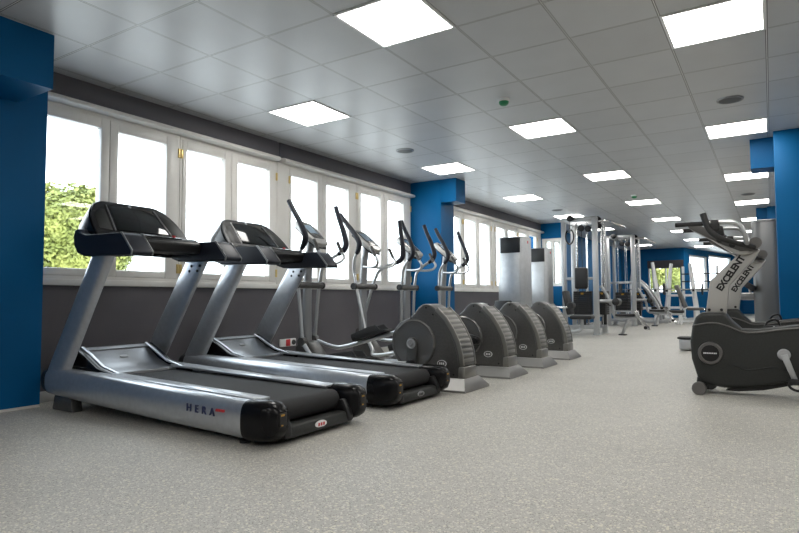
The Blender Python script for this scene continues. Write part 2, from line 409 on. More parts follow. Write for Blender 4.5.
for x, y, lb in ((-.27, 6.29, 'round dark ceiling speaker above the exercise bikes'), (-3.84, 6.21, 'round grey ceiling speaker before the blue pillar with the box, above the ellipticals'),
                 (-3.80, 12.29, 'small round ceiling speaker above the weight towers'), (-.30, 12.35, 'small round ceiling speaker past the blue column')):
    t = thing('ceiling_speaker', lb, 'speaker', (x, y, CZ), 'round ceiling speakers')
    MB().lathe([(.115, 0), (.113, -.010), (.098, -.012), (.096, -.004)], axis='z').build('rim', M['silver_dark'], t)
    MB().lathe([(.096, -.001), (.094, -.009), (.02, -.014)], axis='z').build('grille', M['grille'], t)

# ------------------------------------------------------------------ treadmill
def make_treadmill():
    t = thing('treadmill', 'x', 'treadmill', (-3.40, 2.72, 0), 'treadmills by the window')
    OX, OY = -3.40, 2.72
    def loc(mb): mb.bm.transform(Matrix.Translation((-OX, -OY, 0))); return mb
    for s in (-1, 1):
        yc = OY + s * .365
        # silver side tube
        secs = []
        for x, zc, hz, hy in ((-4.60, .205, .075, .055), (-4.55, .205, .094, .068), (-4.45, .202, .101, .075), (-4.0, .187, .106, .078), (-3.2, .155, .106, .078), (-2.45, .132, .106, .078)):
            secs.append((x, yc, zc, hy, hz))
        r = loc(MB().loft(secs, p=2.7)).build('side_rail', M['silver'], t)
        loc(MB().loft([(-4.668, yc, .205, .022, .035), (-4.655, yc, .205, .045, .066), (-4.625, yc, .205, .056, .082), (-4.598, yc, .205, .060, .083), (-4.56, yc, .205, .069, .097)], p=2.5)).build('end_cap', M['black'], r)
        # textured foot rail inside the tube
        yi = OY + s * .30
        loc(MB().prism([(-4.02, .275), (-4.02, .292), (-2.45, .243), (-2.45, .226)], yi - .055, yi + .055, 'y', .004)).build('foot_rail', M['silver'], t)
        # rear black cap
        c = loc(MB().loft([(-2.475, yc, .133, .082, .110), (-2.44, yc, .134, .086, .113), (-2.36, yc, .136, .086, .112), (-2.29, yc, .140, .080, .104), (-2.255, yc, .143, .066, .085), (-2.235, yc, .146, .042, .055)], p=3.0)).build('rear_cap', M['black_gloss'], t)
        yk = yc + .0
        loc(MB().box(-2.25, -2.228, yk - .030, yk + .030, .115, .192, .010)).build('vent_recess', M['rubber'], c)
        loc(MB().box(-2.232, -2.2255, yk - .022, yk + .004, .174, .184, .002)).build('warning_sticker', M['yellow'], c)
        loc(MB().box(-2.232, -2.2255, yk - .020, yk - .006, .122, .130, .002)).build('warning_sticker', M['yellow'], c)
        # feet
        loc(MB().prism([(-4.50, 0), (-4.47, .11), (-4.25, .11), (-4.22, 0)], yc - .04, yc + .04, 'y', .012)).build('front_foot', M['graphite'], t)
        for fx in (-2.52,):
            loc(MB().lathe([(.032, 0), (.032, .014), (.016, .02), (.016, .06)], (fx, yc, 0))).build('foot', M['rubber'], t)
        # upright: rounded cover outside, flat plate inside
        ux = -.02 if s < 0 else .0
        yu = yc + s * (.03 if s > 0 else .0)
        b0, b1 = Vector((-4.50, yu, .235)), Vector((-3.885 + ux, yu, 1.145))
        m = MB(); bm = bmesh.new(); rings = []
        for k in range(9):
            f = k / 8; c0 = b0.lerp(b1, f); wx = .140 * (1 - f) + .128 * f; hy = .052
            ring = []
            for j in range(20):
                a = 2 * PI * j / 20; ca, sa = math.cos(a), math.sin(a)
                yy = s * hy * (sa if sa > 0 else sa * .30)
                ring.append(bm.verts.new((c0.x + wx * math.copysign(abs(ca) ** .8, ca), c0.y + yy, c0.z + (.05 if k == 0 else 0) * 0)))
            rings.append(ring)
        for A, B in zip(rings, rings[1:]):
            for j in range(20): bm.faces.new((A[j], A[(j + 1) % 20], B[(j + 1) % 20], B[j]))
        bm.faces.new(list(reversed(rings[0]))); bm.faces.new(rings[-1]); bmesh.ops.recalc_face_normals(bm, faces=bm.faces)
        m._merge(bm)
        u = loc(m).build('upright', M['silver'], t)
        for dx, dz in ((-.05, -.045), (.05, -.045), (-.075, -.085), (.02, -.085)):
            loc(MB().lathe([(.0115, -.004), (.0115, .004), (.006, .006)], (-3.90 + dx + ux, yu - s * .016, 1.115 + dz), axis='y')).build('bolt', M['black'], u)
        # handrail arm, reaching from the console to the user
        ya = OY + s * .385
        prof = [(-4.155, 1.185), (-4.165, 1.245), (-4.150, 1.295), (-4.115, 1.305), (-4.08, 1.275), (-4.02, 1.256), (-3.60, 1.245), (-3.555, 1.22), (-3.455, 1.115), (-3.465, 1.094), (-4.03, 1.106), (-4.11, 1.13)]
        ar = loc(MB().prism(prof, ya - .075, ya + .075, 'y', .024, 4)).build('handrail', M['navy'], t)
        for q in (-1, 1):
            loc(MB().prism([(-3.600, 1.248), (-3.575, 1.248), (-3.556, 1.226), (-3.458, 1.120), (-3.467, 1.092), (-3.480, 1.092), (-3.474, 1.116), (-3.572, 1.222)], ya + q * .0755 - .004, ya + q * .0755 + .004, 'y', .002)).build('end_trim', M['silver_dark'], ar)
    # deck, belt and rear bar
    loc(MB().prism([(-4.45, .10), (-4.45, .255), (-2.42, .205), (-2.42, .06)], OY - .30, OY + .30, 'y', .01)).build('deck', M['rubber'], t)
    bp = [(-4.25, .262)]
    n = 10
    bp += [(-2.44, .222)] + [(-2.405 + .062 * math.sin(PI * k / n), .158 + .064 * math.cos(PI * k / n)) for k in range(n + 1)] + [(-4.25, .12)]
    loc(MB().prism(bp, OY - .262, OY + .262, 'y', 0)).build('running_belt', M['belt'], t)
    bar = loc(MB().prism([(-2.42, .03), (-2.42, .085), (-2.315, .098), (-2.285, .090), (-2.270, .030)], OY - .30, OY + .30, 'y', .006)).build('rear_bar', M['bike'], t)
    for s in (-1, 1): loc(MB().prism([(-2.40, .04), (-2.40, .15), (-2.31, .17), (-2.275, .10), (-2.266, .035)], OY + s * .28 - .03, OY + s * .28 + .03, 'y', .012)).build('bar_end', M['black'], bar)
    bm = MB(); bm.lathe([(.036, 0), (.036, .004), (.030, .006)], (0, 0, 0), 'x', 28)
    bm.bm.transform(Matrix.Translation((-2.280, OY + .0, .062)) @ Matrix.Diagonal((1, 1.45, .62, 1)))
    bdg = loc(bm).build('badge', M['white'], bar)
    bw = MB()
    for k in (-1, 0, 1): bw.box(-2.276, -2.2725, OY + k * .022 - .007, OY + k * .022 + .007, .053, .071)
    loc(bw).build('badge_letters', M['red'], bdg)
    # motor hood
    for s in (-1, 1): loc(MB().prism([(-4.36, .456), (-4.24, .402), (-4.08, .325), (-3.84, .276), (-3.84, .268), (-4.08, .312), (-4.24, .388), (-4.36, .444)], OY + s * .262 - .012, OY + s * .262 + .012, 'y', .003)).build('hood_trim', M['silver'], t)
    hood = [(-4.47, .20), (-4.475, .36), (-4.44, .425), (-4.36, .435), (-4.30, .40), (-4.20, .335), (-4.08, .292), (-3.97, .276), (-3.97, .22)]
    h = loc(MB().prism(hood, OY - .285, OY + .285, 'y', .014, 3)).build('motor_hood', M['hood'], t)
    for s in (-1, 1):
        side = [(-4.49, .22), (-4.495, .37), (-4.455, .442), (-4.36, .450), (-4.24, .395), (-4.08, .318), (-3.82, .268), (-3.82, .22)]
        y_ = OY + s * .292
        loc(MB().prism(side, y_ - .028, y_ + .028, 'y', .010, 2)).build('hood_side', M['black_gloss'], h)
    loc(MB().prism([(-4.40, .4375), (-4.38, .443), (-4.33, .427), (-4.335, .42)], OY - .285, OY + .285, 'y')).build('hood_edge', M['silver'], h)
    ov = MB(); ov.lathe([(.03, 0), (.028, .004)], (0, 0, 0), 'z', 24)
    ov.bm.transform(Matrix.Translation((-4.25, OY, .368)) @ Matrix.Rotation(.55, 4, 'Y') @ Matrix.Diagonal((.55, 1.2, 1, 1)))
    loc(ov).build('hood_badge', M['silver_dark'], h)
    # console: domed panel, tilted away from the runner
    base = Vector((-3.99, OY, 1.262)); tilt = math.radians(42)
    up = Vector((-math.sin(tilt), 0, math.cos(tilt))); nrm = Vector((math.cos(tilt), 0, math.sin(tilt))); yv = Vector((0, 1, 0))
    cm = Matrix(((0, up.x, nrm.x, base.x), (1, up.y, nrm.y, base.y), (0, up.z, nrm.z, base.z), (0, 0, 0, 1)))
    def arch(w, hgt, w2, n=10, y0=0.0):
        pts = [(-w, y0), (-w, y0 + .03)]
        for k in range(n + 1):
            a = PI - PI * k / n * .5
            pts.append((-w2 + (w - w2) * math.cos(a), y0 + .03 + (hgt - .03 - y0) * math.sin(a)))
        for k in range(n + 1):
            a = PI / 2 - PI * k / n * .5
            pts.append((w2 + (w - w2) * math.cos(a), y0 + .03 + (hgt - .03 - y0) * math.sin(a)))
        pts.append((w, y0)); return pts
    con = MB().prism(arch(.395, .385, .20), -.19, .0, 'z', .035, 4); con.bm.transform(cm)
    c = loc(con).build('console', M['black_gloss'], t)
    bez = MB().prism(arch(.385, .378, .195), -.012, .008, 'z', .007, 3); bez.bm.transform(cm); loc(bez).build('console_bezel', M['black'], c)
    scr = MB().prism([(-.215, .055), (-.185, .325), (.185, .325), (.215, .055)], .006, .014, 'z', .003); scr.bm.transform(cm)
    so = loc(scr).build('screen', M['screen'], c)
    for s in (-1, 1):
        ln = MB().prism([(s * .238, .05), (s * .205, .33), (s * .198, .33), (s * .229, .05)], .006, .016, 'z')
        ln.bm.transform(cm); loc(ln).build('screen_edge', M['silver_dark'], c)
        hd = MB().prism([(s * .255, .05), (s * .228, .28), (s * .275, .285), (s * .335, .20), (s * .352, .06)], .004, .011, 'z', .003)
        hd.bm.transform(cm); loc(hd).build('cup_holder', M['bike'], c)
    lg = MB(); lg.lathe([(.014, 0), (.012, .003)], (0, .345, .009), 'z', 20); lg.bm.transform(cm); loc(lg).build('logo', M['silver'], c)
    loc(MB().prism([(-4.06, 1.16), (-4.06, 1.27), (-3.95, 1.285), (-3.80, 1.265), (-3.74, 1.225), (-3.76, 1.155)], OY - .315, OY + .315, 'y', .02, 3)).build('crossbar', M['black'], t)
    kp = loc(MB().prism([(-3.87, 1.276), (-3.875, 1.286), (-3.785, 1.264), (-3.785, 1.254)], OY - .16, OY + .16, 'y', .003)).build('key_panel', M['black_gloss'], c)
    loc(MB().lathe([(.013, 0), (.013, .014)], (-3.83, OY + .12, 1.272))).build('stop_button', M['red'], c)
    return t
T1 = make_treadmill()
def treadmill_text(t):
    # lettering lies on the outer face of the near side rail
    rail = [c for c in t.children if c.name.startswith('side_rail')][0]
    mtx = Matrix.Translation((-2.805 + 3.40, 2.274 - 2.72, .165)) @ Matrix.Rotation(.036, 4, 'Y') @ Matrix.Rotation(PI / 2, 4, 'X')
    text_mesh('lettering', 'HERA', .062, M['ink'], rail, mtx, space=1.95, extrude=.0035, bold=.0006)
    b = MB()
    for k in range(5):
        x = -2.675 + 3.40 + k * .0145; b.prism([(x, .170), (x + .005, .184), (x + .0155, .184), (x + .0105, .170)], 2.271 - 2.72, 2.279 - 2.72, 'y')
    b.build('red_lettering', M['red'], rail)
T2 = copy_tree(T1); T2.location = (-3.44, 3.96, 0)
treadmill_text(T1)
T1['label'] = 'silver and black treadmill nearest the camera, lettered along its side rail'
T2['label'] = 'silver and black treadmill standing between the front treadmill and the ellipticals'
for c in T2.children:
    for d in c.children:
        if d.name.startswith('badge'):
            d.data = d.data.copy(); d.data.materials.clear(); d.data.materials.append(M['silver_dark'])
            for e in d.children: e.data = e.data.copy(); e.data.materials.clear(); e.data.materials.append(M['bike'])

# ------------------------------------------------------------------ elliptical trainers
def make_elliptical(idx, phase, swing):
    """phase: angle of the near crank (degrees, 0 = towards +x, 90 = up)"""
    t = thing('elliptical_trainer', 'x', 'elliptical trainer', (-3.2, 4.72, 0), 'elliptical trainers in a row')
    OX, OY = -3.2, 4.72
    def loc(mb): mb.bm.transform(Matrix.Translation((-OX, -OY, 0))); return mb
    DX, DZ = -2.755, .393
    out = [(-2.86, .10)]
    for a in (215, 200, 180, 160, 145, 128): out.append((DX - .02 + .232 * math.cos(math.radians(a)) , DZ + .232 * math.sin(math.radians(a))))
    out += [(-2.80, .628), (-2.755, .665), (-2.715, .715), (-2.672, .745), (-2.625, .750), (-2.585, .735)]
    arc = [(-2.575, .738), (-2.512, .690), (-2.435, .612), (-2.370, .515), (-2.320, .415), (-2.293, .315), (-2.280, .21), (-2.280, .10)]
    out += arc[1:]
    h = loc(MB().prism(out, OY - .120, OY + .120, 'y', .014, 3, 25)).build('flywheel_housing', M['graphite'], t)
    # ribbed guard along the back arc
    m = MB()
    cen = Vector((-2.93, .16))
    band = [(-2.528, .704)] + arc[2:-1]
    inner = [(cen.x + (x - cen.x) * .945, cen.y + (z - cen.y) * .945) for x, z in band]
    outer = [(cen.x + (x - cen.x) * 1.025, cen.y + (z - cen.y) * 1.025) for x, z in band]
    m.prism(outer + inner[::-1], OY - .126, OY + .126, 'y', .010, 3, 25)
    g = loc(m).build('ribbed_guard', M['guard'], h)
    for q in (-1, 1):
        l2 = [(cen.x + (x - cen.x) * 1.035, cen.y + (z - cen.y) * 1.035) for x, z in band]; l1 = [(cen.x + (x - cen.x) * .975, cen.y + (z - cen.y) * .975) for x, z in band]
        loc(MB().prism(l2 + l1[::-1], OY + q * .118 - .010, OY + q * .118 + .010, 'y', .004, 2, 25)).build('guard_lip', M['rim'], g)
    r = MB()
    for k in range(1, 12):
        f = k / 12 * (len(band) - 1); i = min(int(f), len(band) - 2); u = f - i
        px, pz = band[i][0] * (1 - u) + band[i + 1][0] * u, band[i][1] * (1 - u) + band[i + 1][1] * u
        d = Vector((px - cen.x, pz - cen.y)).normalized(); tn = Vector((-d.y, d.x))
        c0 = Vector((px, pz)) + d * .010
        q = [c0 + tn * .017 - d * .012, c0 + tn * .015 + d * .010, c0 - tn * .015 + d * .010, c0 - tn * .017 - d * .012]
        r.prism([(p.x, p.y) for p in q], OY - .104, OY + .104, 'y', .006, 2)
    loc(r).build('ribs', M['rim'], g)
    loc(MB().prism([(-2.320, .09), (-2.315, .195), (-2.300, .205), (-2.262, .205), (-2.255, .195), (-2.252, .09)], OY - .124, OY + .124, 'y', .008)).build('guard_end', M['rim'], h)
    sc_ = MB()
    for px, pz in ((-2.63, .715), (-2.56, .655), (-2.88, .52), (-2.79, .62), (-2.36, .135), (-2.285, .14)):
        sc_.lathe([(.009, 0), (.009, .004)], (px, OY - .1195, pz), 'y', 12)
    loc(sc_).build('screws', M['black'], h)
    # oval badge, pale ring with dark centre
    for rr, mm, dy, nm in ((.042, M['white'], .1205, 'badge'), (.036, M['graphite'], .122, 'badge_field')):
        b = MB(); b.lathe([(rr, 0), (rr, .003)], (0, 0, 0), 'y', 28)
        b.bm.transform(Matrix.Translation((-2.475, OY - dy, .225)) @ Matrix.Diagonal((1.1, 1, .72, 1))); loc(b).build(nm, mm, h)
    b = MB()
    for k in (-1, 0, 1): b.box(-2.475 + k * .018 - .005, -2.475 + k * .018 + .005, OY - .1265, OY - .124, .216, .234)
    loc(b).build('badge_letters', M['white'], h)
    # discs, cranks
    for s in (-1, 1):
        y0 = OY + s * .119
        prof = [(.218, 0), (.218, .012), (.205, .020), (.19, .016), (.15, .022), (.05, .026), (.03, .03)]
        d = MB(); d.lathe([(r_, s * -hh) for r_, hh in prof], (DX, y0, DZ), 'y', 48)
        disc = loc(d).build('crank_disc', M['graphite2'], h)
        a = math.radians(phase + (0 if s < 0 else 180)); e = Vector((math.cos(a), math.sin(a)))
        n_ = Vector((-e.y, e.x)); c0 = Vector((DX, DZ)); c1 = c0 + e * .175
        pts = []
        for k in range(9): q = PI / 2 + PI * k / 8; pts.append(c0 + (e * math.cos(q) + n_ * math.sin(q)) * .056)
        for k in range(9): q = -PI / 2 + PI * k / 8; pts.append(c1 + (e * math.cos(q) + n_ * math.sin(q)) * .044)
        ca = loc(MB().prism([(p.x, p.y) for p in pts], y0 + s * .022, y0 + s * .062, 'y', .008)).build('crank_arm', M['crank'], t)
        hb = MB(); hb.lathe([(.046, 0), (.046, s * -.006), (.036, s * -.010), (.030, s * -.004), (.020, s * -.004), (.014, s * -.014)], (DX, y0 + s * .060, DZ), 'y', 28); loc(hb).build('hub_cap', M['silver_dark'], ca)
        # pedal bar from the crank pin to the swing arm
        yp = OY + s * .205
        ph = Vector((c1.x, yp, c1.y))
        low = .30 if c1.y > DZ else .16
        th = math.radians(swing[0] if s < 0 else swing[1]); piv = Vector((-4.12, OY + s * .165, .945))
        def sw(x, dy, z):
            dx, dz = x, z - .945
            return Vector((piv.x + dx * math.cos(th) + dz * math.sin(th), piv.y + s * dy, .945 - dx * math.sin(th) + dz * math.cos(th)))
        front = sw(0, 0, .36)
        pb = loc(MB().tube([ph, ph.lerp(Vector((-3.80, yp, low)), .5), Vector((-3.80, yp, low)), front.lerp(Vector((-3.80, yp, low)), .55) - Vector((0, 0, .03)), front], .0215, sub=6)).build('pedal_bar', M['tube'], t)
        loc(MB().lathe([(.032, -.05), (.032, .05)], (ph.x, yp - s * .02, ph.z), 'y', 20)).build('pin_sleeve', M['black'], pb)
        # pedal tray resting on the bar
        pc = ph.lerp(Vector((-3.80, yp, low)), .66); dr = (ph - Vector((-3.80, yp, low))).normalized()
        sl = math.atan2(dr.z, dr.x)
        pm = MB(); pm.box(-.18, .19, -.075, .075, .0, .022, .008)
        pm.prism([(-.18, .02), (-.18, .055), (.02, .075), (.10, .075), (.14, .03), (.19, .02)], .062, .078, 'y', .004)
        pm.prism([(-.18, .02), (-.18, .055), (.02, .075), (.10, .075), (.14, .03), (.19, .02)], -.078, -.062, 'y', .004)
        for k in range(7): pm.box(-.15 + k * .045, -.13 + k * .045, -.06, .06, .02, .027, .002)
        pm.bm.transform(Matrix.Translation(pc + Vector((0, 0, .024))) @ Matrix.Rotation(-sl, 4, 'Y') @ Matrix.Diagonal((1.15, 1.1, 1.3, 1))); loc(pm).build('pedal', M['rubber'], t)
        # swing arm with handle
        bot = front
        arm = loc(MB().tube([bot, piv, sw(.015, 0, 1.10)], .0185, smooth=False)).build('swing_arm', M['tube'], t)
        loc(MB().lathe([(.045, -.03), (.045, .03)], (bot.x, bot.y, bot.z), 'y', 22)).build('lower_joint', M['graphite'], arm)
        loc(MB().tube([sw(.013, 0, 1.09), sw(.03, .012, 1.16), sw(.10, .06, 1.25), sw(.19, .095, 1.315)], .0175)).build('handle_bend', M['tube'], arm)
        loc(MB().tube([sw(.16, .085, 1.295), sw(.215, .10, 1.345), sw(.235, .105, 1.42), sw(.18, .105, 1.56), sw(.11, .105, 1.69), sw(.053, .105, 1.81)], [.024, .031, .031, .028, .026, .025], sub=6)).build('grip', M['navy'], arm)
    # base frame, rear foot, front foot
    loc(MB().tube([(-4.25, OY, .06), (-2.4, OY, .06)], .04, 4, False)).build('base_beam', M['silver_dark'], t)
    f = MB(); bm = bmesh.new()
    lo = [(-2.64, -.25), (-2.19, -.25), (-2.19, .25), (-2.64, .25)]; hi = [(-2.57, -.15), (-2.245, -.15), (-2.245, .15), (-2.57, .15)]
    A = [bm.verts.new((x, OY + y, .003)) for x, y in lo]; A2 = [bm.verts.new((x, OY + y, .02)) for x, y in lo]; B = [bm.verts.new((x, OY + y, .105)) for x, y in hi]
    bm.faces.new(A[::-1]); bm.faces.new(B)
    for P_, Q_ in ((A, A2), (A2, B)):
        for k in range(4): bm.faces.new((P_[k], P_[(k + 1) % 4], Q_[(k + 1) % 4], Q_[k]))
    f._bevel(bm, .008, 2, 20); f._merge(bm); loc(f).build('rear_foot', M['footsilver'], t)
    loc(MB().box(-4.30, -4.20, OY - .27, OY + .27, .0, .055, .015)).build('front_foot', M['silver_dark'], t)
    loc(MB().prism([(-4.26, .05), (-4.24, .30), (-4.16, .37), (-4.06, .36), (-3.86, .14), (-3.80, .05)], OY - .085, OY + .085, 'y', .02, 3)).build('front_shroud', M['graphite'], t)
    loc(MB().tube([(-4.14, OY, .30), (-4.145, OY, .80), (-4.115, OY, 1.30)], [.055, .053, .045], 20, flat=.8)).build('mast', M['silver_dark'], t)
    p = loc(MB().tube([(-4.12, OY - .20, .945), (-4.12, OY + .20, .945)], .036, 20, False)).build('pivot_tube', M['graphite'], t)
    for s in (-1, 1): loc(MB().tube([(-4.12, OY + s * .20, .945), (-4.12, OY + s * .225, .945)], .039, 20, False)).build('pivot_cap', M['black'], p)
    # console
    cm = Matrix.Translation((-4.09, OY, 1.49)) @ Matrix.Rotation(math.radians(40), 4, 'Y') @ Matrix.Diagonal((1.22, 1.0, .85, 1))
    b = MB().prism([(-.15, -.10), (-.17, .0), (-.14, .11), (-.06, .135), (.08, .125), (.16, .09), (.18, .0), (.16, -.09), (.08, -.125), (-.06, -.135), (-.14, -.11)], -.035, .03, 'z', .016, 3); b.bm.transform(cm)
    c = loc(b).build('console', M['console'], t)
    b = MB().prism([(-.12, -.085), (-.12, .085), (.02, .095), (.10, .08), (.10, -.08), (.02, -.095)], .028, .035, 'z', .002); b.bm.transform(cm); loc(b).build('console_face', M['graphite2'], c)
    b = MB().box(-.09, .03, -.062, .062, .034, .037); b.bm.transform(cm); loc(b).build('screen', M['lcd'], c)
    b = MB().box(-.13, .17, -.10, .10, -.06, -.034, .012); b.bm.transform(cm); loc(b).build('console_back', M['bike_dark'], c)
    loc(MB().tube([(-4.115, OY, 1.27), (-4.09, OY, 1.44)], .04, 14, False)).build('console_neck', M['silver_dark'], t)
    # fixed handlebars
    for s in (-1, 1):
        hb = loc(MB().tube([(-4.12, OY + s * .03, 1.18), (-3.98, OY + s * .07, 1.17), (-3.84, OY + s * .15, 1.18), (-3.80, OY + s * .19, 1.235), (-3.83, OY + s * .19, 1.29)], .0145)).build('fixed_handlebar', M['tube'], t)
        loc(MB().tube([(-3.83, OY + s * .19, 1.285), (-3.89, OY + s * .19, 1.40)], .0185, 12, False)).build('sensor_grip', M['graphite'], hb)
    return t
labels_e = ['grey elliptical trainer directly behind the second treadmill, its crank pointing down',
            'grey elliptical trainer second in the row after the treadmills, its upright handles swung wide apart',
            'grey elliptical trainer third in the row, its console right before the blue pillar',
            'grey elliptical trainer at the far end of the row, next to the weight towers']
for k, (ph, yc, sg) in enumerate(((272, 4.72, (-6, 6)), (-10, 5.72, (-14, 19)), (95, 6.72, (1, 3)), (200, 7.75, (-3, 3)))):
    e = make_elliptical(k, ph, sg); e.location = (-3.2, yc, 0); e['label'] = labels_e[k]

# ------------------------------------------------------------------ exercise bikes
def make_bike():
    t = thing('exercise_bike', 'x', 'exercise bike', (0, 5.60, 0), 'grey exercise bikes')
    OY = 5.60
    def loc(mb): mb.bm.transform(Matrix.Translation((0, -OY, 0))); return mb
    body = [(-.49, .075), (-.545, .13), (-.585, .28), (-.592, .42), (-.575, .55), (-.545, .63), (-.50, .668), (-.33, .668), (-.28, .60), (-.215, .535), (-.10, .535), (.17, .575), (.60, .60), (.80, .52), (.84, .30), (.70, .17), (.30, .145), (.10, .13), (-.15, .075), (-.35, .055)]
    b = loc(MB().prism(body, OY - .115, OY + .115, 'y', .030, 4, 60)).build('body_shell', M['bike'], t)
    loc(MB().tube([(-.56, OY - .117, .56), (-.42, OY - .119, .585), (-.30, OY - .119, .555), (-.21, OY - .119, .515), (-.10, OY - .119, .515), (.17, OY - .119, .553), (.60, OY - .119, .58)], .006, 8)).build('upper_seam', M['bike_grey'], b)
    loc(MB().tube([(-.30, OY - .117, .25), (-.20, OY - .117, .215), (-.10, OY - .117, .225), (.0, OY - .117, .245), (.10, OY - .117, .215), (.5, OY - .117, .21)], .005, 8)).build('lower_seam', M['bike_dark'], b)
    loc(MB().prism([(-.35, .03), (-.30, .062), (-.12, .085), (.10, .135), (.32, .14), (.32, .115), (.12, .105), (-.08, .05), (-.25, .028)], OY - .06, OY + .06, 'y', .008)).build('under_frame', M['bike_dark'], t)
    c = loc(MB().lathe([(.092, 0), (.092, .018), (.085, .030), (.068, .030), (.066, .022)], (-.443, OY - .112, .335), 'y', 40)).build('drive_cover', M['bike_grey'], b)
    loc(MB().lathe([(.067, 0), (.067, .026), (.05, .028)], (-.443, OY - .112, .335), 'y', 40)).build('cover_face', M['black'], c)
    lb = MB()
    for k in range(8): lb.box(-.492 + k * .0125, -.483 + k * .0125, OY - .1425, OY - .139, .331, .341)
    loc(lb).build('cover_letters', M['white'], c)
    # front foot with wheels
    f = loc(MB().tube([(-.51, OY - .20, .055), (-.51, OY + .20, .055)], .036, 16, False)).build('front_foot', M['bike_dark'], t)
    for s in (-1, 1): loc(MB().lathe([(.047, -.02), (.054, -.012), (.054, .012), (.047, .02)], (-.525, OY + s * .215, .054), 'y', 28)).build('transport_wheel', M['bike_grey'], f)
    loc(MB().prism([(-.56, .04), (-.55, .14), (-.44, .16), (-.40, .06), (-.44, .03)], OY - .10, OY + .10, 'y', .015)).build('front_bracket', M['bike'], t)
    loc(MB().tube([(.62, OY - .28, .04), (.62, OY + .28, .04)], .036, 16, False)).build('rear_foot', M['bike_dark'], t)
    loc(MB().box(.58, .66, OY - .05, OY + .05, .03, .24, .01)).build('rear_strut', M['bike_dark'], t)
    # cranks and pedals
    for s in (-1, 1):
        e = Vector((.067, -.195)) if s < 0 else Vector((-.067, .195))
        ck = loc(MB().lathe([(.045, 0), (.045, s * -.012), (.036, s * -.022)], (.065, OY + s * .116, .345), 'y', 30)).build('crank', M['steelpost'], t)
        c1 = Vector((.065 + e.x, .345 + e.y)); n_ = Vector((-e.y, e.x)).normalized(); a0 = Vector((.065, .345))
        loc(MB().prism([tuple(a0 + n_ * .024), tuple(c1 + n_ * .018), tuple(c1 - n_ * .018 + e * .06), tuple(a0 - n_ * .024)], OY + s * .134, OY + s * .156, 'y', .005)).build('crank_arm', M['steelpost'], ck)
        pd = loc(MB().box(c1.x - .05, c1.x + .05, OY + s * .16 - (.10 if s < 0 else 0), OY + s * .16 + (.10 if s > 0 else 0), c1.y - .018, c1.y + .018, .006)).build('pedal', M['rubber'], ck)
        ys = OY + s * .21
        loc(MB().tube([(c1.x - .055, ys, c1.y), (c1.x - .03, ys, c1.y - .05 if s < 0 else c1.y + .05), (c1.x + .03, ys, c1.y - .065 if s < 0 else c1.y + .065), (c1.x + .055, ys, c1.y)], .010, 8)).build('pedal_strap', M['black'], pd)
    # mast plate with lettering
    mast = [(-.475, .64), (-.435, .93), (-.205, 1.16), (-.065, 1.18), (-.11, 1.10), (-.295, .885), (-.325, .64)]
    m = loc(MB().prism(mast, OY - .055, OY + .055, 'y', .010, 2)).build('mast', M['plate'], t)
    sc_ = MB()
    for x in (-.445, -.355): sc_.lathe([(.012, 0), (.012, .005)], (x, OY - .0545, .69), 'y', 12)
    loc(sc_).build('bolts', M['black'], m)
    ang = math.atan2(1.078 - .875, -.222 + .358)
    mtx = Matrix.Translation((-.278, -.0555, .99)) @ Matrix.Rotation(-ang, 4, 'Y') @ Matrix.Rotation(PI / 2, 4, 'X') 
    text_mesh('lettering', 'EXCELENT', .070, M['black'], m, mtx, space=.96, bold=.0032, extrude=.0015)
    # console: long dark tray, sloping down to the mast
    con = [(-.585, 1.405), (-.560, 1.432), (-.53, 1.428), (-.36, 1.315), (-.22, 1.245), (-.09, 1.205), (-.075, 1.17), (-.20, 1.165), (-.33, 1.225), (-.57, 1.375)]
    c = loc(MB().prism(con, OY - .135, OY + .135, 'y', .010, 3, 30)).build('console', M['bike_grey'], t)
    loc(MB().prism([(-.435, 1.295), (-.42, 1.325), (-.20, 1.19), (-.11, 1.15), (-.20, 1.135), (-.27, 1.165)], OY - .12, OY + .12, 'y', .008)).build('console_underside', M['plate'], c)
    loc(MB().lathe([(.045, -.012), (.045, .012)], (-.095, OY - .147, 1.225), 'y', 28)).build('pivot_knob', M['bike_grey'], c)
    for x, z in ((-.345, 1.262), (-.255, 1.218)):
        loc(MB().lathe([(.026, -.012), (.026, .012)], (x, OY - .138, z), 'y', 6)).build('console_clip', M['bike_dark'], c)
    # handlebars
    for s in (-1, 1):
        y_ = OY + s * .25
        h = loc(MB().tube([(-.15, OY + s * .10, 1.20), (-.155, OY + s * .20, 1.23), (-.165, y_, 1.30), (-.205, y_, 1.375), (-.28, y_, 1.395), (-.43, y_, 1.395)], .019, 12)).build('handlebar', M['tube'], t)
        loc(MB().tube([(-.42, y_, 1.395), (-.66, y_, 1.395)], .018, 12, False)).build('grip', M['rubber'], h)
        loc(MB().prism([(-.41, 1.33), (-.40, 1.42), (-.34, 1.42), (-.33, 1.33)], y_ - .025, y_ + .025, 'y', .012)).build('clamp', M['bike_dark'], h)
        y2 = OY + s * .265
        h = loc(MB().tube([(-.10, y2 - s * .12, 1.19), (-.22, y2 - s * .06, 1.225), (-.345, y2, 1.275), (-.41, y2, 1.345), (-.452, y2, 1.475)], [.02, .021, .023, .025, .025], 12)).build('upright_grip', M['bike_dark'], t)
    # seat
    loc(MB().tube([(.50, OY, .55), (.58, OY, .95)], .028, 14, False)).build('seat_post', M['tube'], t)
    loc(MB().prism([(.38, .96), (.36, 1.0), (.46, 1.03), (.70, 1.06), (.76, 1.03), (.74, .97), (.56, .95)], OY - .12, OY + .12, 'y', .03, 3)).build('seat', M['pad'], t)
    loc(MB().tube([(.245, OY - .02, .57), (.245, OY - .02, .66), (.23, OY - .05, .70)], .022, 10)).build('adjuster', M['black'], t)
    return t
B1 = make_bike(); B2 = copy_tree(B1); B2.location = (.03, 7.15, 0)
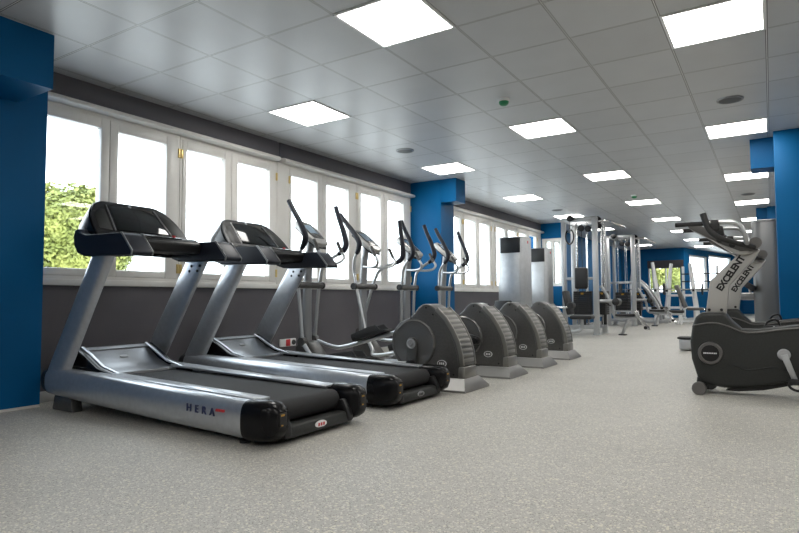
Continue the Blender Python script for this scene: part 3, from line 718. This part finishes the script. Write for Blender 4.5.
B1['label'] = 'dark grey exercise bike nearest the camera, silver lettered mast and round drive cover'
B2['label'] = 'second exercise bike, half hidden behind the nearest bike'

# ------------------------------------------------------------------ wall socket
t = thing('wall_socket', 'small white wall socket strip with a red switch, low on the charcoal wall', 'wall socket', (WX, 5.19, .28))
MB().box(0, .022, -.12, .145, -.04, .05, .006).build('plate', M['white'], t)
MB().box(.02, .03, -.03, .04, -.035, .045, .004).build('red_switch', M['red'], t)
MB().lathe([(.03, 0), (.03, .012)], (.02, .10, .005), 'x').build('outlet', M['bike_dark'], t)

# ------------------------------------------------------------------ weight towers
def rounded_rect(x0, x1, y0, y1, r, n=6):
    pts = []
    for cx, cy, a0 in ((x1 - r, y0 + r, -90), (x1 - r, y1 - r, 0), (x0 + r, y1 - r, 90), (x0 + r, y0 + r, 180)):
        for k in range(n + 1):
            a = math.radians(a0 + 90 * k / n); pts.append((cx + r * math.cos(a), cy + r * math.sin(a)))
    return pts
def weight_tower(label, x0, x1, y0, y1, z, turn, zb):
    cx, cy = (x0 + x1) / 2, (y0 + y1) / 2
    t = thing('weight_machine', label, 'weight machine', (cx, cy, 0), 'weight machines with silver shrouds')
    w, d = (x1 - x0) / 2, (y1 - y0) / 2
    s = MB().prism(rounded_rect(-w, w, -d, d, .07), .06, z, 'z', .02, 3, 60).build('shroud', M['shroud'], t)
    MB().prism(rounded_rect(-w * .70, w * .72, -d - .012, -d + .06, .012, 3), .12, z - .295, 'z', .004).build('front_panel', M['shroud'], s)
    MB().prism(rounded_rect(-w * .72, w * .74, -d - .018, -d + .06, .014, 3), z - .29, z - .012, 'z', .008).build('top_panel', M['black'], s)
    MB().box(w - .006, w + .004, -.03, .02, z - .12, z - .07, .002).build('badge', M['red'], s)
    MB().box(-w - .03, w + .03, -d - .03, d + .03, 0, .06, .012).build('base', M['silver_dark'], t)
    ps = []
    ps.append((MB().tube([(w, 0, .12), (w + .55, 0, .12), (w + .62, 0, .35)], .04, 12), 'seat_frame', M['steelpost']))
    ps.append((MB().box(w + .42, w + .84, -.18, .18, .36, .44, .03, 3), 'seat', M['pad']))
    ps.append((MB().prism([(w + .36, .44), (w + .26, zb), (w + .34, zb + .02), (w + .44, .46)], -.16, .16, 'y', .03, 3), 'backrest', M['pad']))
    ps.append((MB().tube([(w, -.12, .62), (w + .3, -.30, .60), (w + .5, -.30, .62)], .022, 12), 'lever', M['chrome']))
    ps.append((MB().lathe([(.055, -.1), (.065, -.09), (.065, .09), (.055, .1)], (w + .5, -.30, .64), 'y'), 'roller_pad', M['pad']))
    for mb_, nm, mm in ps:
        if turn: mb_.bm.transform(Matrix.Rotation(math.radians(turn), 4, 'Z'))
        mb_.build(nm, mm, t)
    return t
weight_tower('taller silver weight machine tower with black top panel, right behind the ellipticals', -4.22, -3.71, 10.0, 10.45, 1.90, -90, .74)
weight_tower('silver weight machine tower standing behind the taller shrouded tower', -4.33, -3.87, 11.8, 12.2, 1.83, 0, .92)
def plain_tower():
    t = thing('weight_machine', 'grey rounded weight tower beside the big blue column, behind the bikes', 'weight machine', (.0, 9.25, 0), 'weight machines with silver shrouds')
    s = MB().prism(rounded_rect(-.20, .16, -.2, .2, .12, 8), .05, 1.79, 'z', .012, 2, 60).build('shroud', M['tower'], t)
    MB().prism(rounded_rect(-.205, .165, -.205, .205, .122, 8), 1.79, 1.81, 'z', .006).build('top_cap', M['shroud'], s)
    MB().box(.15, .19, -.14, .14, .05, 1.78, .01).build('side_channel', M['black'], s)
    MB().box(-.24, .24, -.24, .24, 0, .05, .01).build('base', M['graphite'], t)
    MB().tube([(-.2, -.05, .80), (-.55, -.05, .80)], .05, 14, False).build('lever', M['silver_dark'], t)
    for px_, pz_ in ((-.40, .99), (-.24, .925)):
        MB().prism([(px_ - .08, pz_ + .02), (px_ - .03, pz_ + .07), (px_ + .08, pz_ - .0), (px_ + .04, pz_ - .07)], -.30, -.14, 'y', .015).build('arm_pad', M['pad'], t)
        MB().tube([(px_, -.16, pz_ - .02), (px_, -.07, pz_ - .06), (px_, -.05, .80)], .018, 10, False).build('pad_post', M['chrome'], t)
    MB().tube([(-.55, -.05, .80), (-.62, -.1, .65), (-.58, -.1, .55)], .02, 10).build('hand_grip', M['black'], t)
    MB().tube([(-.18, 0, .1), (-.85, 0, .1)], .04, 4, False).build('floor_beam', M['white_metal'], t)
    MB().box(-.85, -.5, -.15, .15, .42, .48, .03, 3).build('seat', M['pad'], t)
    MB().tube([(-.68, 0, .1), (-.68, 0, .43)], .03, 10, False).build('seat_post', M['white_metal'], t)
    return t
plain_tower()
t = thing('stepper', 'low silver step with a black top, poking out past the front bike', 'stepper', (-.955, 9.75, 0))
MB().prism(rounded_rect(-.24, .5, -.16, .16, .10), .02, .17, 'z', .02, 3).build('step_body', M['shroud'], t)
MB().prism(rounded_rect(-.26, .5, -.17, .17, .10), .172, .20, 'z', .006).build('step_top', M['rubber'], t)

# ------------------------------------------------------------------ cable multi gyms
def make_multigym():
    t = thing('cable_machine', 'x', 'cable machine', (-3.5, 13.3, 0), 'multi-station cable machines')
    X0, X1, Y0, Y1, ZT_ = -3.83, -3.16, 12.83, 13.55, 2.49
    OX, OY = -3.5, 13.3
    def loc(mb): mb.bm.transform(Matrix.Translation((-OX, -OY, 0))); return mb
    for x in (X0, X1):
        for y in (Y0, Y1):
            w = .055 if x == X1 else .045
            p = loc(MB().box(x - w, x + w, y - .05, y + .05, 0, ZT_, .012)).build('post', M['steelpost'], t)
            loc(MB().box(x - w - .02, x + w + .02, y - .07, y + .07, 0, .02, .004)).build('foot_plate', M['steelpost'], p)
    for nm, zz, th in (('top_beam', ZT_, .05), ('low_beam', .16, .04), ('low_beam', .40, .025)):
        for s in ((X0, X1, Y0, Y0), (X0, X1, Y1, Y1)):
            loc(MB().box(s[0] - .04, s[1] + .04, s[2] - th * .8, s[2] + th * .8, zz - th, zz + th, .01)).build(nm, M['steelpost'], t)
        for x in (X0, X1):
            if zz > .3: loc(MB().box(x - th * .8, x + th * .8, Y0 + .05, Y1 - .05, zz - th, zz + th, .01)).build(nm, M['steelpost'], t)
    loc(MB().box(X0, X1, Y0 - .03, Y0 + .03, 1.175, 1.235, .008)).build('cross_bar', M['steelpost'], t)
    # weight stacks with guide rods and cables
    for (cx, cy, wx, wy) in ((-3.485, 13.0, .19, .07), (-3.12, 13.32, .07, .19), (-3.60, 13.42, .17, .07)):
        m = MB()
        for k in range(12): m.box(cx - wx, cx + wx, cy - wy, cy + wy, .42 + k * .043, .42 + k * .043 + .039, .004)
        st = loc(m).build('weight_stack', M['rubber'], t)
        loc(MB().box(cx - .03, cx + .03, cy - wy - .008, cy + wy + .008, .86, .90, .004)).build('selector_pin', M['yellow'], st)
        g = MB()
        for s in (-1, 1):
            dx, dy = (s * wx * .6, 0) if wx > wy else (0, s * wy * .6)
            g.tube([(cx + dx, cy + dy, .18), (cx + dx, cy + dy, ZT_ - .04)], .013, 10, False)
        loc(g).build('guide_rods', M['chrome'], st)
        loc(MB().tube([(cx, cy, .94), (cx, cy, ZT_ - .05)], .005, 6, False)).build('cable', M['black'], st)
        loc(MB().box(cx - .05, cx + .05, cy - .05, cy + .05, .2, .42, .01)).build('stack_base', M['rubber'], st)
    # pulleys at the top
    for (x, y, z) in ((-3.45, 12.83, 2.30), (-3.30, 12.83, 2.28), (X1, 13.15, 2.36), (-3.62, 12.60, 2.50)):
        loc(MB().lathe([(.055, -.022), (.07, -.018), (.06, 0), (.07, .018), (.055, .022)], (x, y, z), 'y', 24)).build('pulley', M['black'], t)
    loc(MB().lathe([(.075, -.03), (.085, -.02), (.085, .02), (.075, .03)], (X1 + .02, 13.0, ZT_ - .02), 'y', 24)).build('end_pulley', M['black'], t)
    # lat bar arm and hanging strap handle
    a = loc(MB().box(-3.66, -3.58, 12.50, 12.85, 2.48, 2.55, .01)).build('overhead_arm', M['bike_dark'], t)
    loc(MB().tube([(-3.62, 12.55, 2.49), (-3.62, 12.55, 2.26)], .006, 6, False)).build('hanging_cable', M['black'], a)
    pts = [(-3.62 + .085 * math.sin(q), 12.55, 2.10 + .16 * math.cos(q)) for q in [2 * PI * k / 14 + .35 for k in range(14)][:13]]
    loc(MB().tube(pts, .017, 8)).build('strap_handle', M['black'], t)
    loc(MB().tube([(-3.16, 12.9, 2.42), (-2.95, 12.95, 2.45), (-2.80, 13.3, 2.40), (-2.72, 13.7, 2.36)], .022, 10)).build('lat_bar', M['chrome'], t)
    # pad, arm and roller of the side station
    loc(MB().box(-3.58, -3.30, 12.68, 12.76, .98, 1.44, .05, 4)).build('chest_pad', M['pad'], t)
    for q in (-.08, .08): loc(MB().tube([(-3.44 + q, 12.77, 1.0), (-3.44 + q, 12.80, .92)], .01, 6, False)).build('pad_stem', M['chrome'], t)
    ar = loc(MB().tube([(-3.10, 12.87, .72), (-2.80, 12.87, .72)], .035, 12, False)).build('lever_arm', M['steelpost'], t)
    loc(MB().lathe([(.06, -.14), (.075, -.13), (.075, .13), (.06, .14)], (-2.76, 12.93, .70), 'y', 24)).build('roller_pad', M['pad'], ar)
    bf = loc(MB().tube([(-3.10, 13.0, 1.05), (-2.90, 13.0, .70), (-2.84, 13.0, .42), (-2.70, 13.0, .37), (-2.35, 13.0, .37), (-2.25, 13.0, .34)], .033, 12)).build('bench_frame', M['steelpost'], t)
    loc(MB().tube([(-2.55, 13.0, .37), (-2.68, 13.0, .02)], .03, 10, False)).build('bench_leg', M['steelpost'], bf)
    loc(MB().box(-2.75, -2.60, 12.93, 13.07, 0, .025, .006)).build('bench_foot', M['rubber'], bf)
    loc(MB().box(-2.80, -2.40, 12.88, 13.12, .40, .45, .02)).build('bench_seat', M['pad'], bf)
    for q in (-.10, .06):
        loc(MB().tube([(-2.42, 13.0 + q, .50), (-2.28, 13.0 + q, .30), (-2.16, 13.0 + q, .12)], .024, 10)).build('leg_lever', M['chrome'], bf)
        loc(MB().tube([(-2.20, 13.0 + q - .05, .17), (-2.20, 13.0 + q + .07, .17)], .035, 12, False)).build('ankle_roller', M['pad'], bf)
    loc(MB().tube([(-3.16, 13.0, .95), (-3.02, 13.0, .70), (-2.90, 12.96, .62)], .012, 8)).build('cable_run', M['black'], t)
    return t
G1 = make_multigym(); G2 = copy_tree(G1); G2.location = (-3.56, 17.7, 0)
for c in list(G2.children):
    if c.name.startswith(('chest_pad', 'pad_stem', 'strap_handle')): bpy.data.objects.remove(c)
G1['label'] = 'silver multi-station cable machine with a black chest pad, nearer the camera'
G2['label'] = 'silver multi-station cable machine farther back, beside the blue wall'

# ------------------------------------------------------------------ far end: racks, benches
def make_rack(label, x, y):
    t = thing('squat_rack', label, 'squat rack', (x, y, 0), 'white squat racks')
    for s in (-1, 1):
        MB().tube([(s * .50, -.35, .06), (s * .30, .0, 1.98)], .055, 4, False).build('upright', M['white_metal'], t)
        MB().tube([(s * .50, .45, .06), (s * .32, .0, 1.9)], .05, 4, False).build('rear_strut', M['white_metal'], t)
        MB().box(s * .52 - .05, s * .52 + .05, -.6, .6, 0, .08, .01).build('skid', M['white_metal'], t)
        MB().box(s * .42 - .03, s * .42 + .03, -.42, -.2, .98, 1.04, .01).build('bar_rest', M['black'], t)
    for z, hw in ((.42, .50), (.85, .46)): MB().box(-hw, hw, -.32, -.24, z - .04, z + .04, .01).build('cross_beam', M['white_metal'], t)
    return t
def make_barbell(label, x, y, z, plates=True):
    t = thing('barbell', label, 'barbell', (x, y, z), 'barbells on the racks')
    MB().tube([(-.95, 0, 0), (.95, 0, 0)], .018, 10, False).build('bar', M['chrome'], t)
    if plates:
        for s in (-1, 1): MB().lathe([(.19, -.02), (.2, -.012), (.2, .012), (.19, .02)], (s * .70, 0, 0), 'x', 28).build('weight_plate', M['rubber'], t)
    return t
make_rack('white slanted squat rack at the far end before the blinded window', -3.72, 21.6); make_rack('white slanted squat rack by the bright corner windows at the far end', -2.70, 22.9)
make_barbell('barbell with black plates on the rack before the blinded window', -3.72, 21.26, 1.06); make_barbell('barbell with black plates on the rack by the corner windows', -2.70, 22.56, 1.06)
def make_bench(label, x, y):
    t = thing('incline_bench', label, 'bench', (x, y, 0))
    MB().prism([(-.18, .46), (-.42, 1.12), (-.32, 1.16), (-.08, .50)], -.16, .16, 'y', .03, 3).build('backrest', M['bike_grey'], t)
    MB().box(-.10, .35, -.15, .15, .40, .48, .03, 3).build('seat', M['bike_grey'], t)
    MB().tube([(-.35, 0, .06), (.45, 0, .06)], .04, 4, False).build('spine', M['white_metal'], t)
    MB().box(-.4, -.32, -.3, .3, 0, .08, .01).build('rear_foot', M['white_metal'], t); MB().box(.42, .5, -.25, .25, 0, .08, .01).build('front_foot', M['white_metal'], t)
    MB().tube([(.10, 0, .08), (.10, 0, .42)], .035, 10, False).build('seat_post', M['white_metal'], t)
    MB().tube([(-.25, 0, .08), (-.28, 0, .78)], .03, 10, False).build('back_post', M['white_metal'], t)
    for q in (-1, 1): MB().lathe([(.06, -.13), (.07, -.12), (.07, .12), (.06, .13)], (.45, q * .15, .42), 'y', 20).build('roller_pad', M['pad'], t)
    MB().tube([(.3, 0, .42), (.47, 0, .42)], .025, 10, False).build('roller_bar', M['chrome'], t)
    return t
make_bench('incline bench with a dark grey backrest, before the corner windows', -2.02, 19.2)
t = thing('flat_bench', 'long flat black bench on a white frame, on the floor past the cable machines', 'bench', (-2.55, 18.6, 0))
MB().box(-.42, .42, -.15, .15, .34, .42, .03, 3).build('pad', M['pad'], t); MB().box(-.40, .40, -.05, .05, .27, .34, .01).build('rail', M['white_metal'], t)
for s in (-1, 1): MB().box(s * .32 - .03, s * .32 + .03, -.2, .2, 0, .27, .01).build('leg', M['white_metal'], t)
# lever press between the second cable machine and the racks
t = thing('lever_press', 'silver lever press machine with slanted arms between second cable machine and racks', 'weight machine', (-3.0, 19.6, 0))
for s in (-1, 1):
    MB().tube([(-.55, s * .28, 1.35), (-.25, s * .28, 1.05), (.05, s * .28, .55), (.15, s * .28, .1)], .045, 10).build('side_arm', M['steelpost'], t)
    MB().box(-.6, .35, s * .28 - .04, s * .28 + .04, 0, .07, .01).build('skid', M['steelpost'], t)
    MB().box(-.62, -.54, s * .28 - .04, s * .28 + .04, .07, 1.4, .01).build('upright', M['steelpost'], t)
MB().box(-.15, .3, -.18, .18, .42, .5, .03, 3).build('seat', M['pad'], t); MB().prism([(-.15, .5), (-.38, 1.05), (-.30, 1.08), (-.07, .52)], -.17, .17, 'y', .03, 3).build('backrest', M['pad'], t)
MB().box(-.05, .02, -.24, .24, .30, .40, .01).build('seat_beam', M['steelpost'], t)
MB().box(-.62, -.54, -.24, .24, 1.30, 1.38, .01).build('top_beam', M['steelpost'], t)
t = thing('barbell_rack', 'dark barbell rack with three rails before the bright corner windows', 'rack', (-2.15, 23.6, 0))
for s in (-1, 1): MB().box(s * .55 - .04, s * .55 + .04, -.05, .05, 0, 1.9, .01).build('post', M['white_metal'], t); MB().box(s * .55 - .05, s * .55 + .05, -.3, .3, 0, .06, .01).build('foot', M['white_metal'], t)
for z in (1.05, 1.35, 1.62): MB().tube([(-.6, -.07, z), (.6, -.07, z)], .02, 10, False).build('rail', M['bike_dark'], t)

# ------------------------------------------------------------------ outside
struct('ground', MB().box(-60, 40, -30, 90, -.5, -.13), M['ground'])
def make_tree(label, x, y, z, rx, rz, n, seed, ls):
    rnd = random.Random(seed)
    t = thing('tree', label, 'tree', (x, y, -.13))
    MB().tube([(0, 0, 0), (.1, .05, z * .4), (.0, .1, z)], [rx * .10, rx * .08, rx * .05], 10).build('trunk', M['bark'], t)
    bm = bmesh.new()
    lobes = [(Vector((0, 0, 0)), 1.0)]
    for k in range(26):
        d = Vector((rnd.gauss(0, 1), rnd.gauss(0, 1), rnd.gauss(0, 1))).normalized(); lobes.append((d * .66, rnd.uniform(.32, .46)))
    for k in range(n):
        c, r = lobes[0] if rnd.random() < .15 else rnd.choice(lobes[1:])
        d = Vector((rnd.gauss(0, 1), rnd.gauss(0, 1), rnd.gauss(0, 1))).normalized()
        rr = r * rnd.uniform(.75, 1.0)
        p = c + d * rr
        p = Vector((p.x * rx, p.y * rx, p.z * rz + z + .13))
        u = Vector((rnd.gauss(0, 1), rnd.gauss(0, 1), rnd.gauss(0, 1))).normalized(); nn = (d + u * .7).normalized()
        v = nn.cross(u).normalized() * ls * rnd.uniform(.6, 1.2); w_ = nn.cross(v).normalized() * ls * .5
        vs = [bm.verts.new(p + q) for q in (v, w_, -v, -w_)]
        bm.faces.new(vs)
    me = bpy.data.meshes.new('crown'); bm.to_mesh(me); bm.free(); me.materials.append(M['leaf'])
    o = bpy.data.objects.new('crown', me); col.objects.link(o); o.parent = t
    return t
make_tree('round bushy green tree seen through the window nearest the camera', -25.6, 13.4, 2.95, 2.75, 3.0, 60000, 11, .115)
make_tree('small yellow-green tree outside the far window, at its pillar-side edge', -6.75, 40.0, 2.05, 1.0, .9, 3000, 5, .16)
make_tree('small yellow-green tree outside the far window, nearer the corner', -5.05, 39.0, 2.0, .75, .9, 3000, 6, .15)

# ------------------------------------------------------------------ light from the sky
wd = bpy.data.worlds.new('overcast_sky'); sc.world = wd; wd.use_nodes = True
bg = wd.node_tree.nodes['Background']; bg.inputs['Color'].default_value = (.84, .92, 1.0, 1); bg.inputs['Strength'].default_value = 3.6

# ------------------------------------------------------------------ camera
yaw, pit, rol, fpx = .564335097, .0543261875, -.00585619546, 586.844773
fw = Vector((-math.sin(yaw) * math.cos(pit), math.cos(yaw) * math.cos(pit), math.sin(pit)))
r0 = Vector((math.cos(yaw), math.sin(yaw), 0)); u0 = r0.cross(fw)
rr = r0 * math.cos(rol) + u0 * math.sin(rol); uu = -r0 * math.sin(rol) + u0 * math.cos(rol)
cd = bpy.data.cameras.new('camera'); cd.sensor_width = 36; cd.sensor_fit = 'HORIZONTAL'; cd.lens = fpx / 799 * 36; cd.clip_start = .05; cd.clip_end = 300
co = bpy.data.objects.new('camera', cd); col.objects.link(co)
co.matrix_world = Matrix(((rr.x, uu.x, -fw.x, 0), (rr.y, uu.y, -fw.y, 0), (rr.z, uu.z, -fw.z, .80), (0, 0, 0, 1)))
sc.camera = co
sc.view_settings.view_transform = 'Standard'; sc.view_settings.look = 'None'; sc.view_settings.gamma = 1.0
sc.view_settings.use_curve_mapping = False
sc.view_settings.exposure = 0.8
sc.cycles.use_denoising = True
sc.cycles.max_bounces = 10; sc.cycles.diffuse_bounces = 6; sc.cycles.transparent_max_bounces = 16
